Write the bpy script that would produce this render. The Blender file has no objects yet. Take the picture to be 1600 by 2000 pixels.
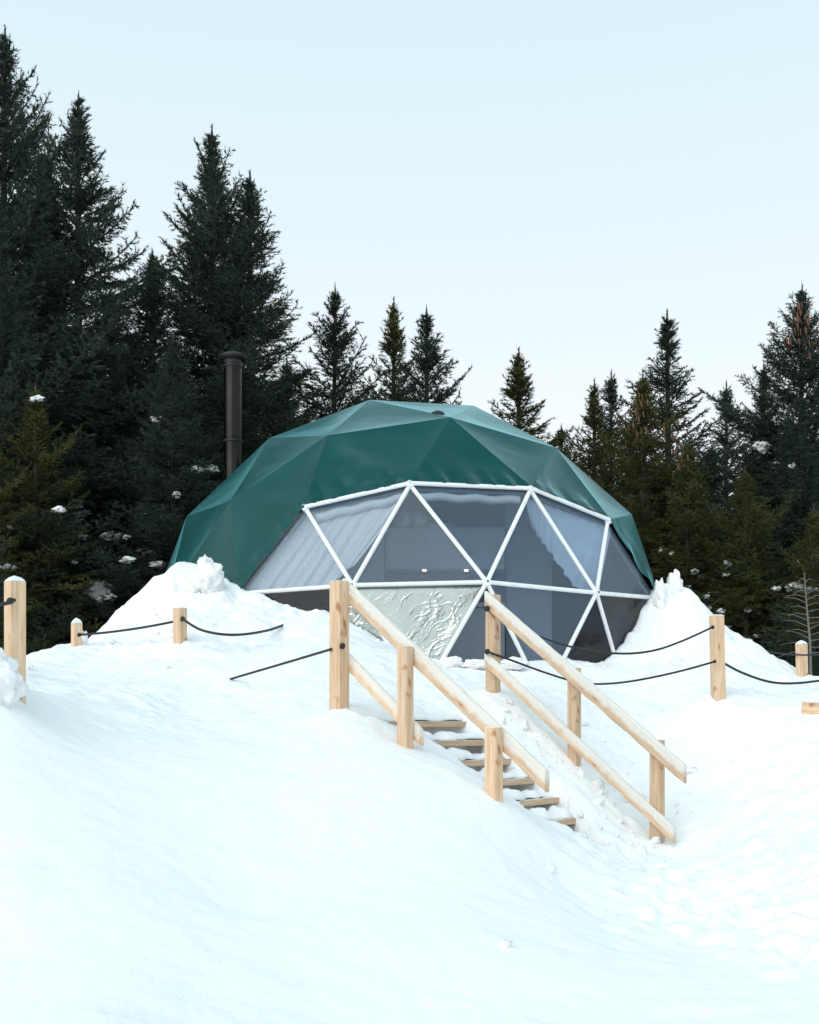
import bpy, math, random
import numpy as np
from mathutils import Vector, Matrix, Quaternion

random.seed(7); rng = np.random.default_rng(7)
R_ = math.radians
scene = bpy.context.scene
col = scene.collection
# ------------------------------------------------------------------ camera
EYE = 1.6
FPX, HX, HY = 2118.0, 800.0, 1411.0          # focal length / principal column / horizon row in photo pixels (1600 x 2000)
cam_d = bpy.data.cameras.new('camera'); cam = bpy.data.objects.new('camera', cam_d); col.objects.link(cam)
cam.location = (0, 0, EYE); cam.rotation_euler = (R_(90), 0, 0)
cam_d.sensor_fit = 'VERTICAL'; cam_d.sensor_height = 36; cam_d.lens = FPX/2000*36
cam_d.shift_y = (HY-1000)/2000
cam_d.clip_end = 3000
scene.camera = cam
def at(px, py, Y):
    return Vector(((px-HX)/FPX*Y, Y, EYE+(HY-py)/FPX*Y))
# ------------------------------------------------------------------ world, sun, exposure
SUN_EL, SUN_AZ = R_(38), R_(215)             # azimuth clockwise from +Y: behind the camera, to its left
w = bpy.data.worlds.new('World'); scene.world = w; w.use_nodes = True
nt = w.node_tree; bg = nt.nodes['Background']
sky = nt.nodes.new('ShaderNodeTexSky'); sky.sky_type = 'NISHITA'; sky.sun_disc = False
sky.sun_elevation = SUN_EL; sky.sun_rotation = SUN_AZ; sky.air_density = 1.0; sky.dust_density = 1.5; sky.ozone_density = 1.5
mixw = nt.nodes.new('ShaderNodeMix'); mixw.data_type = 'RGBA'
mixw.inputs[0].default_value = 0.85
# thin bright overcast veil over the clear sky: palest at the horizon, cyan towards the zenith, the same all the way round
tcw = nt.nodes.new('ShaderNodeTexCoord'); sepw = nt.nodes.new('ShaderNodeSeparateXYZ'); nt.links.new(tcw.outputs['Generated'], sepw.inputs[0])
rampw = nt.nodes.new('ShaderNodeValToRGB'); ew = rampw.color_ramp.elements
ew[0].position = 0.0; ew[0].color = (.93, .985, 1, 1); ew[1].position = 1.0; ew[1].color = (.30, .60, .74, 1)
for p_, c_ in ((.25, (.935, .985, 1)), (.56, (.725, .905, .965))):
    e_ = ew.new(p_); e_.color = (*c_, 1)
nt.links.new(sepw.outputs['Z'], rampw.inputs[0])
scw = nt.nodes.new('ShaderNodeVectorMath'); scw.operation = 'SCALE'; scw.inputs['Scale'].default_value = 9.6
nt.links.new(rampw.outputs[0], scw.inputs[0]); nt.links.new(scw.outputs[0], mixw.inputs[7])
nt.links.new(sky.outputs[0], mixw.inputs[6]); nt.links.new(mixw.outputs[2], bg.inputs[0])
bg.inputs[1].default_value = 0.10
sun_d = bpy.data.lights.new('sun', 'SUN'); sun_d.energy = 1.5; sun_d.angle = R_(70); sun_d.color = (1, .96, .9)
sun = bpy.data.objects.new('sun', sun_d); col.objects.link(sun)
sd = Vector((math.sin(SUN_AZ)*math.cos(SUN_EL), math.cos(SUN_AZ)*math.cos(SUN_EL), math.sin(SUN_EL)))
sun.rotation_euler = sd.to_track_quat('Z', 'Y').to_euler()
scene.view_settings.view_transform = 'Standard'; scene.view_settings.look = 'None'
scene.view_settings.gamma = 1; scene.view_settings.use_curve_mapping = False
scene.view_settings.exposure = 0.22
scene.render.engine = 'CYCLES'
scene.cycles.use_denoising = True
scene.cycles.max_bounces = 10; scene.cycles.transparent_max_bounces = 12

# ------------------------------------------------------------------ helpers
def tag(o, label=None, cat=None, group=None, kind=None):
    if label: o['label'] = label
    if cat: o['category'] = cat
    if group: o['group'] = group
    if kind: o['kind'] = kind
    return o
def empty(name, loc=(0, 0, 0), label=None, cat=None, group=None):
    o = bpy.data.objects.new(name, None); o.location = loc; col.objects.link(o); o.empty_display_size = .2
    return tag(o, label, cat, group)
def mesh_np(name, V, F, mat=None, parent=None, smooth=False):
    """V (n,3) array, F (m,3|4) array or list of lists -> one linked object"""
    me = bpy.data.meshes.new(name)
    if isinstance(F, np.ndarray):
        k = F.shape[1]; m = len(F)
        me.vertices.add(len(V)); me.vertices.foreach_set('co', np.ascontiguousarray(V, dtype=np.float32).ravel())
        me.loops.add(m*k); me.loops.foreach_set('vertex_index', np.ascontiguousarray(F, dtype=np.int32).ravel())
        me.polygons.add(m); me.polygons.foreach_set('loop_start', np.arange(0, m*k, k, dtype=np.int32))
        me.update(calc_edges=True)
    else:
        me.from_pydata([tuple(v) for v in V], [], F)
    if smooth:
        me.polygons.foreach_set('use_smooth', np.ones(len(me.polygons), dtype=bool))
    me.validate(); me.update()
    if smooth and len(V) < 1500: me.set_sharp_from_angle(angle=R_(52))
    if mat: me.materials.append(mat)
    o = bpy.data.objects.new(name, me); col.objects.link(o)
    if parent: o.parent = parent
    return o
class MB:
    def __init__(s): s.v = []; s.f = []
    def add(s, V, F):
        b = len(s.v); s.v += [tuple(v) for v in V]; s.f += [[i+b for i in f] for f in F]
    def build(s, name, mat, parent=None, smooth=False): return mesh_np(name, s.v, s.f, mat, parent, smooth)
BOXF = [[0, 3, 2, 1], [4, 5, 6, 7], [0, 1, 5, 4], [1, 2, 6, 5], [2, 3, 7, 6], [3, 0, 4, 7]]
def box_verts(x0, y0, z0, x1, y1, z1):
    return [(x0, y0, z0), (x1, y0, z0), (x1, y1, z0), (x0, y1, z0), (x0, y0, z1), (x1, y0, z1), (x1, y1, z1), (x0, y1, z1)]
def box(name, x0, y0, z0, x1, y1, z1, mat, parent=None, bevel=0.0):
    o = mesh_np(name, box_verts(x0, y0, z0, x1, y1, z1), BOXF, mat, parent)
    if bevel:
        b = o.modifiers.new('bevel', 'BEVEL'); b.width = bevel; b.segments = 2
    return o
def tube_mesh(pts, r, n=8, r1=None, caps=True):
    pts = [Vector(p) for p in pts]; V = []; F = []
    m = len(pts); up = None
    for i, p in enumerate(pts):
        t = (pts[min(i+1, m-1)]-pts[max(i-1, 0)]).normalized()
        if up is None:
            up = t.orthogonal().normalized()
        up = (up - t*up.dot(t)).normalized(); sd_ = t.cross(up)
        rr = r if r1 is None else r+(r1-r)*i/(m-1)
        for k in range(n):
            a = 2*math.pi*k/n; V.append(p+up*(math.cos(a)*rr)+sd_*(math.sin(a)*rr))
    for i in range(m-1):
        for k in range(n):
            F.append([i*n+k, i*n+(k+1) % n, (i+1)*n+(k+1) % n, (i+1)*n+k])
    if caps: F += [list(range(n))[::-1], list(range((m-1)*n, m*n))]
    return V, F
# numpy value noise ------------------------------------------------
def _h(i, j, s):
    n = (i.astype(np.int64)*374761393 + j.astype(np.int64)*668265263 + s*1442695041) & 0x7fffffff
    n = ((n ^ (n >> 13))*1274126177) & 0x7fffffff
    return ((n ^ (n >> 16)) & 0xffff)/65535.0
def vnoise(x, y, s=0):
    i = np.floor(x); j = np.floor(y); u = x-i; v = y-j
    u = u*u*u*(u*(u*6-15)+10); v = v*v*v*(v*(v*6-15)+10)
    i = i.astype(np.int64); j = j.astype(np.int64)
    return ((_h(i, j, s)*(1-u)+_h(i+1, j, s)*u)*(1-v)+(_h(i, j+1, s)*(1-u)+_h(i+1, j+1, s)*u)*v)*2-1
def fbm(x, y, s=0, o=4, g=.5):
    t = 0; a = 1
    for k in range(o):
        t = t+a*vnoise(x*2**k+k*17.3, y*2**k-k*9.1, s+k); a *= g
    return t
def sstep(a, b, x):
    t = np.clip((x-a)/(b-a), 0, 1); return t*t*(3-2*t)
# ------------------------------------------------------------------ materials
def newmat(name, base=(.5, .5, .5), rough=.6, metal=0, spec=.5):
    m = bpy.data.materials.new(name); m.use_nodes = True
    p = m.node_tree.nodes['Principled BSDF']
    p.inputs['Base Color'].default_value = (*base, 1); p.inputs['Roughness'].default_value = rough
    p.inputs['Metallic'].default_value = metal; p.inputs['Specular IOR Level'].default_value = spec
    return m, m.node_tree, p
def N(nt, t, **kw):
    n = nt.nodes.new(t)
    for k, v in kw.items():
        if k in n.inputs: n.inputs[k].default_value = v
        else: setattr(n, k, v)
    return n
def noise_ramp(nt, p, stops, scale, detail=4, vec=None, coord='Object', rough=.55):
    tc = N(nt, 'ShaderNodeTexCoord'); n = N(nt, 'ShaderNodeTexNoise'); n.inputs['Scale'].default_value = scale
    n.inputs['Detail'].default_value = detail; n.inputs['Roughness'].default_value = rough
    if vec:
        mp = N(nt, 'ShaderNodeMapping'); mp.inputs['Scale'].default_value = vec
        nt.links.new(tc.outputs[coord], mp.inputs[0]); nt.links.new(mp.outputs[0], n.inputs['Vector'])
    else: nt.links.new(tc.outputs[coord], n.inputs['Vector'])
    r = N(nt, 'ShaderNodeValToRGB'); e = r.color_ramp.elements
    while len(e) < len(stops): e.new(.5)
    for el, (pos, c) in zip(e, stops): el.position = pos; el.color = (*c, 1)
    nt.links.new(n.outputs['Fac'], r.inputs[0])
    if p is not None: nt.links.new(r.outputs[0], p.inputs['Base Color'])
    return n, r, tc
def bump(nt, p, src, strength, dist):
    b = N(nt, 'ShaderNodeBump'); b.inputs['Strength'].default_value = strength; b.inputs['Distance'].default_value = dist
    nt.links.new(src, b.inputs['Height']); nt.links.new(b.outputs[0], p.inputs['Normal']); return b

def snow_material(name, fine=1.0):
    m, t, p = newmat(name, (.94, .942, .945), .55, spec=.15)
    tc = N(t, 'ShaderNodeTexCoord')
    a = N(t, 'ShaderNodeTexNoise'); a.inputs['Scale'].default_value = 9; a.inputs['Detail'].default_value = 6
    b = N(t, 'ShaderNodeTexNoise'); b.inputs['Scale'].default_value = 120; b.inputs['Detail'].default_value = 3
    t.links.new(tc.outputs['Object'], a.inputs['Vector']); t.links.new(tc.outputs['Object'], b.inputs['Vector'])
    mx = N(t, 'ShaderNodeMath', operation='MULTIPLY_ADD'); mx.inputs[1].default_value = .22
    t.links.new(b.outputs['Fac'], mx.inputs[0]); t.links.new(a.outputs['Fac'], mx.inputs[2])
    bump(t, p, mx.outputs[0], .55*fine, .03)
    return m
M = {}
M['snow'] = snow_material('snow')
M['snow_clod'] = snow_material('snow_clod', 1.8)
def wood_material(name, tint=1.0, frost=False):
    m, t, p = newmat(name, rough=.7, spec=.3)
    n, r, tc = noise_ramp(t, None, [(.28, (.56*tint, .35*tint, .205*tint)), (.5, (.68*tint, .475*tint, .315*tint)), (.72, (.76*tint, .59*tint, .43*tint))], 9, 6, (5, 5, .35))
    k, kr, _ = noise_ramp(t, None, [(.64, (1, 1, 1)), (.70, (.55, .36, .22))], 6.5, 1, (1.6, 1.6, .8))
    oi = N(t, 'ShaderNodeObjectInfo')
    g = N(t, 'ShaderNodeMix', data_type='RGBA'); g.blend_type = 'MULTIPLY'; g.inputs[0].default_value = .9
    t.links.new(r.outputs[0], g.inputs[6]); t.links.new(kr.outputs[0], g.inputs[7])
    hsv = N(t, 'ShaderNodeHueSaturation'); mr = N(t, 'ShaderNodeMapRange')
    mr.inputs[3].default_value = .86; mr.inputs[4].default_value = 1.1
    t.links.new(oi.outputs['Random'], mr.inputs[0]); t.links.new(mr.outputs[0], hsv.inputs['Value'])
    t.links.new(g.outputs[2], hsv.inputs['Color'])
    # frost dusted on faces that look upward
    ge = N(t, 'ShaderNodeNewGeometry'); sx = N(t, 'ShaderNodeSeparateXYZ'); t.links.new(ge.outputs['Normal'], sx.inputs[0])
    fr = N(t, 'ShaderNodeMapRange'); fr.inputs[1].default_value = .25; fr.inputs[2].default_value = .8; fr.inputs[4].default_value = .75
    t.links.new(sx.outputs['Z'], fr.inputs[0])
    fm = N(t, 'ShaderNodeMix', data_type='RGBA'); fm.inputs[7].default_value = (.80, .84, .82, 1)
    t.links.new(fr.outputs[0], fm.inputs[0]); t.links.new(hsv.outputs[0], fm.inputs[6])
    if frost:                                           # hoarfrost clinging to the upper half of the rails
        so = N(t, 'ShaderNodeSeparateXYZ'); t.links.new(tc.outputs['Object'], so.inputs[0])
        nz = N(t, 'ShaderNodeTexNoise'); nz.inputs['Scale'].default_value = 11; nz.inputs['Detail'].default_value = 5
        t.links.new(tc.outputs['Object'], nz.inputs['Vector'])
        ad = N(t, 'ShaderNodeMath', operation='MULTIPLY_ADD'); ad.inputs[1].default_value = .07
        t.links.new(nz.outputs['Fac'], ad.inputs[0]); t.links.new(so.outputs['Y'], ad.inputs[2])
        f2 = N(t, 'ShaderNodeMapRange'); f2.inputs[1].default_value = .012; f2.inputs[2].default_value = .050; f2.inputs[4].default_value = .66
        t.links.new(ad.outputs[0], f2.inputs[0])
        f3 = N(t, 'ShaderNodeMath', operation='MAXIMUM'); t.links.new(f2.outputs[0], f3.inputs[0]); t.links.new(fr.outputs[0], f3.inputs[1])
        t.links.new(f3.outputs[0], fm.inputs[0])
    t.links.new(fm.outputs[2], p.inputs['Base Color'])
    bump(t, p, n.outputs['Fac'], .25, .004)
    return m
M['wood'] = wood_material('pine_timber')
M['wood_frost'] = wood_material('frosted_pine_rail', 1.0, True)
M['wood_dark'] = wood_material('pine_tread', .85)
def bark_material():
    m, t, p = newmat('bark', rough=.9)
    n, r, _ = noise_ramp(t, p, [(.3, (.025, .02, .018)), (.7, (.075, .062, .053))], 14, 5, (1, 1, .3)); bump(t, p, n.outputs['Fac'], .6, .02); return m
M['bark'] = bark_material()
def needle_material(name, c0, c1, c2):
    m, t, p = newmat(name, rough=.9, spec=.03)
    n, r, _ = noise_ramp(t, p, [(.3, c0), (.52, c1), (.75, c2)], 1.7, 5)
    tr = N(t, 'ShaderNodeBsdfTranslucent'); t.links.new(r.outputs[0], tr.inputs[0])
    mx = N(t, 'ShaderNodeMixShader'); mx.inputs[0].default_value = .12
    out = t.nodes['Material Output']
    t.links.new(p.outputs[0], mx.inputs[1]); t.links.new(tr.outputs[0], mx.inputs[2]); t.links.new(mx.outputs[0], out.inputs[0])
    return m
M['needle_blue'] = needle_material('spruce_needles', (.024, .035, .026), (.045, .062, .047), (.073, .097, .072))
M['needle_olive'] = needle_material('spruce_needles_olive', (.037, .042, .017), (.073, .079, .031), (.13, .128, .05))
M['cone'], _t, _p = newmat('cone_scales', (.20, .085, .04), .7)
noise_ramp(_t, _p, [(.3, (.075, .034, .018)), (.7, (.17, .078, .04))], 20, 3)
M['black_rope'], _t, _p = newmat('black_rope', (.012, .013, .016), .6)
_w = N(_t, 'ShaderNodeTexNoise'); _w.inputs['Scale'].default_value = 90; bump(_t, _p, _w.outputs['Fac'], .6, .004)
M['black_metal'], _t, _p = newmat('black_enamel', (.05, .052, .06), .20, .9)
noise_ramp(_t, _p, [(.3, (.018, .018, .019)), (.7, (.028, .027, .027))], 3, 4)
M['black_matte'], _t, _p = newmat('black_matte_steel', (.02, .02, .022), .55, .2)
noise_ramp(_t, _p, [(.3, (.015, .015, .017)), (.7, (.03, .03, .032))], 5, 3)
M['strut'], _t, _p = newmat('white_coated_tube', (.82, .84, .85), .4)
noise_ramp(_t, _p, [(.3, (.78, .80, .81)), (.6, (.85, .87, .87))], 6, 3)
# ------------------------------------------------------------------ 3V geodesic hubs
def geodesic_hubs():
    import itertools
    phi = (1+5**.5)/2; V = []
    for s in (1, -1):
        for t in (1, -1):
            V += [(0, s, t*phi), (s, t*phi, 0), (t*phi, 0, s)]
    V = np.array(V, float); V /= np.linalg.norm(V[0])
    z = V[0]; x = np.cross([0, 1, .3], z); x /= np.linalg.norm(x); y = np.cross(z, x)
    V = V@np.array([x, y, z]).T
    el = min(np.linalg.norm(V[0]-v) for v in V[1:])
    FF = [f for f in itertools.combinations(range(12), 3) if all(abs(np.linalg.norm(V[a]-V[b])-el) < 1e-6 for a, b in itertools.combinations(f, 2))]
    P = []; T = []
    def idx(p):
        for i, q in enumerate(P):
            if np.linalg.norm(p-q) < 1e-6: return i
        P.append(p); return len(P)-1
    for a, b, c in FF:
        g = {}
        for i in range(4):
            for j in range(4-i):
                p = (V[a]*i+V[b]*j+V[c]*(3-i-j))/3; g[i, j] = idx(p/np.linalg.norm(p))
        for i in range(3):
            for j in range(3-i):
                T.append((g[i, j], g[i+1, j], g[i, j+1]))
                if i+j < 2: T.append((g[i+1, j], g[i+1, j+1], g[i, j+1]))
    return np.array(P), T
HUB, TRI = geodesic_hubs()
th = np.degrees(np.arccos(HUB[:, 2].clip(-1, 1))); az = np.degrees(np.arctan2(HUB[:, 1], HUB[:, 0]))
ROT = R_(50.4); DR = 4.0; DC = np.array([-.04, 17.28, EYE+.988])
c_, s_ = math.cos(ROT), math.sin(ROT)
HP = np.stack([HUB[:, 0]*c_-HUB[:, 1]*s_, HUB[:, 0]*s_+HUB[:, 1]*c_, HUB[:, 2]], 1)*DR + DC
def find(t, a):
    return int(np.argmin((th-t)**2+((az-a+180) % 360-180)**2))
A = [find(63.4, -162), find(59, -139.6), find(59, -112.4), find(63.4, -90)]
B = [find(80.1, -173.8), find(80.1, -150.2), find(79.2, -126), find(80.1, -101.8), find(80.1, -78.2)]
C = [find(100.8, -162), find(99.9, -137.8), find(99.9, -114.2), find(100.8, -90)]
C_out_l = find(99.9, 173.8); C_out_r = find(99.9, -65.8)
# the built dome is slightly out of true: hub positions as they stand
def stand(i, px, py):
    Y = HP[i, 1]; HP[i] = at(px, py, Y)
for i, px, py in ((A[0], 597, 993), (A[1], 801, 947), (A[2], 1036, 957), (A[3], 1187, 1018), (B[0], 471, 1159), (B[1], 689, 1143), (B[2], 951, 1137),
                  (B[3], 1165, 1158), (B[4], 1283, 1168), (find(43.4, -162), 642, 856), (find(37.4, -126), 879, 821), (find(43.4, -90), 1083, 880),
                  (find(37.4, 162), 529, 861), (find(59, 175.6), 455, 982), (find(20.1, -162), 723, 787), (find(20.1, -90), 924, 798), (find(59, -67.6), 1229, 1008)):
    stand(i, px, py)
WIN_UP = [(A[0], B[0], B[1]), (A[0], B[1], A[1]), (A[1], B[1], B[2]), (A[1], B[2], A[2]), (A[2], B[2], B[3]), (A[2], B[3], A[3]), (A[3], B[3], B[4])]
WIN_LO = [(B[0], C[0], B[1]), (B[1], C[0], C[1]), (B[1], C[1], B[2]), (B[2], C[1], C[2]), (B[2], C[2], B[3]), (B[3], C[2], C[3]), (B[3], C[3], B[4])]
WIN = [frozenset(t) for t in WIN_UP+WIN_LO]
FLOOR_Z = EYE+.20
# ------------------------------------------------------------------ stairs frame of reference
ST0 = Vector((-.569, 8.8)); SD = Vector((.77, -.64)).normalized(); SW = Vector((.64, .77)).normalized(); SWID = 2.15
def st(t, w, z=0): p = ST0+SD*t+SW*w; return Vector((p.x, p.y, EYE+z))
def tread_line(t): return .147-.78*t
# ------------------------------------------------------------------ snow ground
ctrl = []
def cp(px, py, Y): p = at(px, py, Y); ctrl.append((p.x, p.y, p.z-EYE))
for x, lst in {
    -350: ((2000, 4.2), (1700, 5.2), (1500, 6.2), (1350, 6.9), (1240, 7.6), (1290, 9.5), (1290, 12), (1310, 14)),
    -60: ((2000, 4.2), (1700, 5.3), (1500, 6.2), (1380, 6.75), (1262, 7.05), (1300, 8.6), (1300, 10.5), (1296, 12.5)),
    30: ((2000, 4.2), (1700, 5.3), (1500, 6.3), (1400, 6.9), (1362, 7.2), (1350, 8.2), (1318, 10), (1302, 12), (1300, 13.5)),
    100: ((2000, 4.2), (1700, 5.4), (1500, 6.5), (1400, 7.4), (1365, 8.2), (1330, 9.8), (1285, 12.0), (1270, 12.9)),
    200: ((2000, 4.2), (1700, 5.5), (1500, 6.8), (1400, 8), (1372, 8.8), (1330, 10.4), (1285, 12.2), (1262, 13.0), (1238, 13.6)),
    270: ((1290, 11.5), (1240, 12.8), (1195, 13.7), (1165, 14.3)),
    350: ((2000, 4.4), (1700, 5.8), (1500, 7.2), (1400, 8.7), (1340, 10), (1285, 11.2), (1252, 11.7), (1205, 12.9), (1150, 13.9), (1106, 14.5)),
    420: ((1300, 10.8), (1250, 11.9), (1205, 12.9), (1160, 13.6)),
    480: ((2000, 4.5), (1750, 5.8), (1550, 7), (1420, 8.4), (1350, 9.8), (1290, 11), (1230, 12.5), (1190, 13.4)),
    560: ((1205, 13.35), (1260, 12), (1340, 9.9)),
    640: ((2000, 4.7), (1800, 5.6), (1600, 6.8), (1440, 8.2), (1380, 8.85), (1340, 9.8), (1300, 10.8), (1250, 12), (1214, 13.2)),
    760: ((2000, 4.75), (1700, 6.4), (1540, 7.4), (1262, 13.0), (1320, 11), (1375, 9.5)),
    880: ((2000, 4.8), (1700, 6.6), (1605, 7.25), (1296, 13.05), (1335, 11.3), (1372, 10.3)),
    1000: ((2000, 4.85), (1850, 5.7), (1700, 7.0), (1304, 13.1), (1325, 12)),
    1100: ((2000, 4.9), (1850, 5.9), (1720, 7.4), (1298, 13.3), (1325, 12.2)),
    1225: ((1300, 14.2), (1330, 12.6), (1370, 11.3)),
    1300: ((2000, 5), (1850, 6.3), (1720, 8.2), (1252, 14.6), (1300, 12.9), (1370, 11.5), (1440, 10.7)),
    1330: ((1140, 15.4), (1200, 14.9)),
    1400: ((2000, 5), (1830, 6.5), (1700, 8.2), (1590, 9.3), (1500, 9.95), (1420, 10.45), (1356, 10.85), (1310, 12), (1244, 14.5)),
    1450: ((1276, 14.2),),
    1500: ((2000, 4.9), (1750, 7.1), (1600, 8.7), (1500, 9.6), (1420, 10.3), (1370, 11.1), (1330, 12.3), (1293, 14.1)),
    1545: ((1322, 14.0),),
    1600: ((2000, 4.8), (1700, 7.0), (1550, 8.6), (1450, 9.5), (1385, 10.4), (1345, 11.6), (1335, 13.6)),
    1800: ((2000, 4.8), (1700, 6.8), (1550, 8.2), (1450, 9.1), (1390, 10.1), (1370, 13.6)),
    2200: ((1700, 6.8), (1450, 9.1), (1400, 12)),
}.items():
    for y, Y in lst: cp(x, y, Y)
# behind the crests the snow falls away towards the forest
for x, y, z in ((-3.2, 16.2, .3), (-4.6, 15.2, .2), (-4.9, 17.5, -.1), (4.6, 16.3, .4), (5.6, 16.2, .1), (4.7, 18, -.1), (-5.5, 14.6, .1), (-7, 15.5, -.2), (7, 16, -.1), (9, 15, -.3),
                (0, 22.5, -.2), (-4, 21.5, -.3), (4, 21.5, -.3), (-9, 19, -.5), (9, 19, -.5), (-9, 24, -.6), (9, 24, -.6), (0, 27, -.5),
                (0, 0, -1.62), (-1.5, .5, -1.6), (1.5, .5, -1.62), (0, 2, -1.55), (0, 3.3, -1.42), (-2, 2, -1.45), (2, 2, -1.55), (0, -3, -1.7), (-4, -2, -1.6), (4, -2, -1.7), (-5, 2.5, -1.15), (5, 2.5, -1.5)):
    ctrl.append((x, y, z))
for t, w_, z in ((0, 0, .15), (.7, 0, -.19), (1.53, 0, -.53), (.4, .5, -.12), (.65, .7, -.32), (.85, .82, -.47), (1.1, .9, -.64), (1.4, 1.02, -.85), (1.7, 1.15, -1.03), (1.9, .6, -.93),
                 (.2, 1.9, .14), (.5, 1.8, -.1), (.9, 1.95, -.43), (1.3, 1.8, -.76), (1.7, 1.9, -1.04), (1.73, 2.15, -1.05), (.9, 2.3, -.42), (.4, 2.3, .02), (0, 2.1, .27), (2.1, 1.8, -1.17), (1.3, 2.4, -.72)):
    p = st(t, w_); ctrl.append((p.x, p.y, z))
ctrl = np.array(ctrl)
def tps(P, pts, lam=.02):
    n = len(P); d = np.linalg.norm(P[:, None, :2]-P[None, :, :2], axis=2)
    K = np.where(d > 0, d*d*np.log(d+1e-12), 0)+lam*np.eye(n)
    Q = np.c_[np.ones(n), P[:, :2]]
    Lm = np.zeros((n+3, n+3)); Lm[:n, :n] = K; Lm[:n, n:] = Q; Lm[n:, :n] = Q.T
    sol = np.linalg.solve(Lm, np.r_[P[:, 2], 0, 0, 0])
    out = np.empty(len(pts))
    for i in range(0, len(pts), 20000):
        q = pts[i:i+20000]; d2 = ((q[:, None, :]-P[None, :, :2])**2).sum(2)
        out[i:i+20000] = (.5*d2*np.log(d2+1e-12))@sol[:n]+sol[n]+q@sol[n+1:]
    return out
def ground_z(x, y):
    sh = x.shape; x = x.ravel(); y = y.ravel()
    z = tps(ctrl, np.c_[x, y])
    # blend to the level clearing floor far from the modelled slope
    dx = np.maximum(np.abs(x)-6.5, 0); dy = np.maximum(np.maximum(y-19, 1-y), 0)
    k = sstep(0, 4, np.hypot(dx, dy)); flat = np.where(y > 8, -.5, -1.6)+.25*fbm(x*.07, y*.07, 3, 3)
    flat = -1.6+1.1*sstep(-2, 14, y)+.2*fbm(x*.07, y*.07, 3, 3)
    z = z*(1-k)+flat*k
    # surface relief: wind-smoothed in front, lumpy shovelled snow round the deck
    lump = sstep(7.6, 9.6, y+.35*np.abs(x))*(1-sstep(16, 19, y))
    mound = np.clip(np.exp(-((x+2.7)**2/2.2+(y-13.6)**2/3))+np.exp(-((x-3.7)**2/1.2+(y-14.6)**2/1.5)), 0, 1)
    z = z+.020*fbm(x*.8, y*.8, 11, 3)+.007*fbm(x*2.2+y*.6, y*5.5, 13, 4)+lump*(.050*fbm(x*1.2, y*1.2, 21, 5, .52)+.022*np.abs(fbm(x*4, y*4, 31, 4, .6)))
    z = z+mound*.06*(1-2*np.abs(fbm(x*2.2, y*1.0, 41, 4)))
    # trodden patch right of the steps
    tr = np.exp(-((x-2.3)**2/1.3+(y-7.3)**2/2.5)); z = z-tr*.06*np.clip(fbm(x*3.2, y*3.2, 51, 3), 0, 1)+tr*.035*fbm(x*7, y*7, 57, 3)
    # boot prints that lead from the foot of the steps down to the right, and up beside the rail
    g2 = np.random.default_rng(12)
    for k in range(34):
        u = k/34; bx = 1.55+1.1*u+(.13 if k % 2 else -.13)+g2.normal(0, .10); by = 8.6-4.4*u+g2.normal(0, .12); an = -.25+g2.normal(0, .4)
        if k % 3 == 0: bx += g2.uniform(.2, 1.0)
        lx = (x-bx)*math.cos(an)+(y-by)*math.sin(an); ly = -(x-bx)*math.sin(an)+(y-by)*math.cos(an)
        rr = np.sqrt((lx/.075)**2+(ly/.165)**2); z = z-.048*(1-sstep(.65, 1.15, rr))+.010*np.exp(-((rr-1.45)/.3)**2)
    # shovelled and slumped snow on the right bank
    rb = np.exp(-((x-3.2)**2/2.2+(y-9.6)**2/3.0)); z = z+rb*(.035*fbm(x*2.2, y*2.2, 81, 4)-.03*np.clip(1-np.abs(fbm(x*1.6, y*1.6, 83, 2))*5, 0, 1))
    # the open steps: a gap in the snow in the middle of the flight
    t = (x-ST0.x)*SD.x+(y-ST0.y)*SD.y; w_ = (x-ST0.x)*SW.x+(y-ST0.y)*SW.y
    jit = .05*fbm(x*6, y*6, 61, 3)
    wl = np.interp(t, [-.1, .15, .39, .6, .81, 1.02, 1.23, 1.5, 1.75], [.10, .05, .55, .75, .9, .96, 1.06, 1.2, 1.32])+jit
    wr = np.interp(t, [-.1, .18, .6, 1.02, 1.23, 1.5, 1.75], [1.35, 1.5, 1.55, 1.72, 1.6, 1.5, 1.40])+jit
    m = sstep(-.02, .05, w_-wl)*sstep(-.02, .07, wr-w_)*sstep(.05, .13, t)*(1-sstep(1.58, 1.7, t))
    z = np.where(m > 0, z*(1-m)+np.minimum(z, tread_line(t)-.60)*m, z)
    onramp = (w_ > wr)*(w_ < 2.1)*(t > .1)*(t < 1.8)
    z = np.where(onramp > 0, np.maximum(z, tread_line(t)+.04+.02*fbm(x*5, y*5, 71, 3)), z)
    # nothing inside the dome
    r = np.hypot(x-DC[0], y-DC[1]); k = 1-sstep(3.80, 3.90, r)
    z = z*(1-k)+np.minimum(z, -.35)*k
    return (z+EYE).reshape(sh)
def axis(lo, a, b, hi, fine, g=1.18):
    mid = list(np.arange(a, b, fine)); up = []; s = fine; v = mid[-1]
    while v < hi: s = min(s*g, 40); v += s; up.append(v)
    dn = []; s = fine; v = a
    while v > lo: s = min(s*g, 40); v -= s; dn.append(v)
    return np.array(dn[::-1]+mid+up)
gx = axis(-600, -5.6, 6.2, 600, .028); gy = axis(-300, 3.6, 15.6, 900, .028)
X, Y = np.meshgrid(gx, gy); Z = ground_z(X, Y)
nx, ny = len(gx), len(gy)
idx = np.arange(nx*ny).reshape(ny, nx)
F = np.stack([idx[:-1, :-1], idx[:-1, 1:], idx[1:, 1:], idx[1:, :-1]], -1).reshape(-1, 4)
ground = mesh_np('snow_ground', np.c_[X.ravel(), Y.ravel(), Z.ravel()], F, M['snow'], smooth=True)
tag(ground, 'deep white snow sloping up to the dome', kind='structure')
def gz(x, y): return float(ground_z(np.array([x]), np.array([y]))[0])
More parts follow.
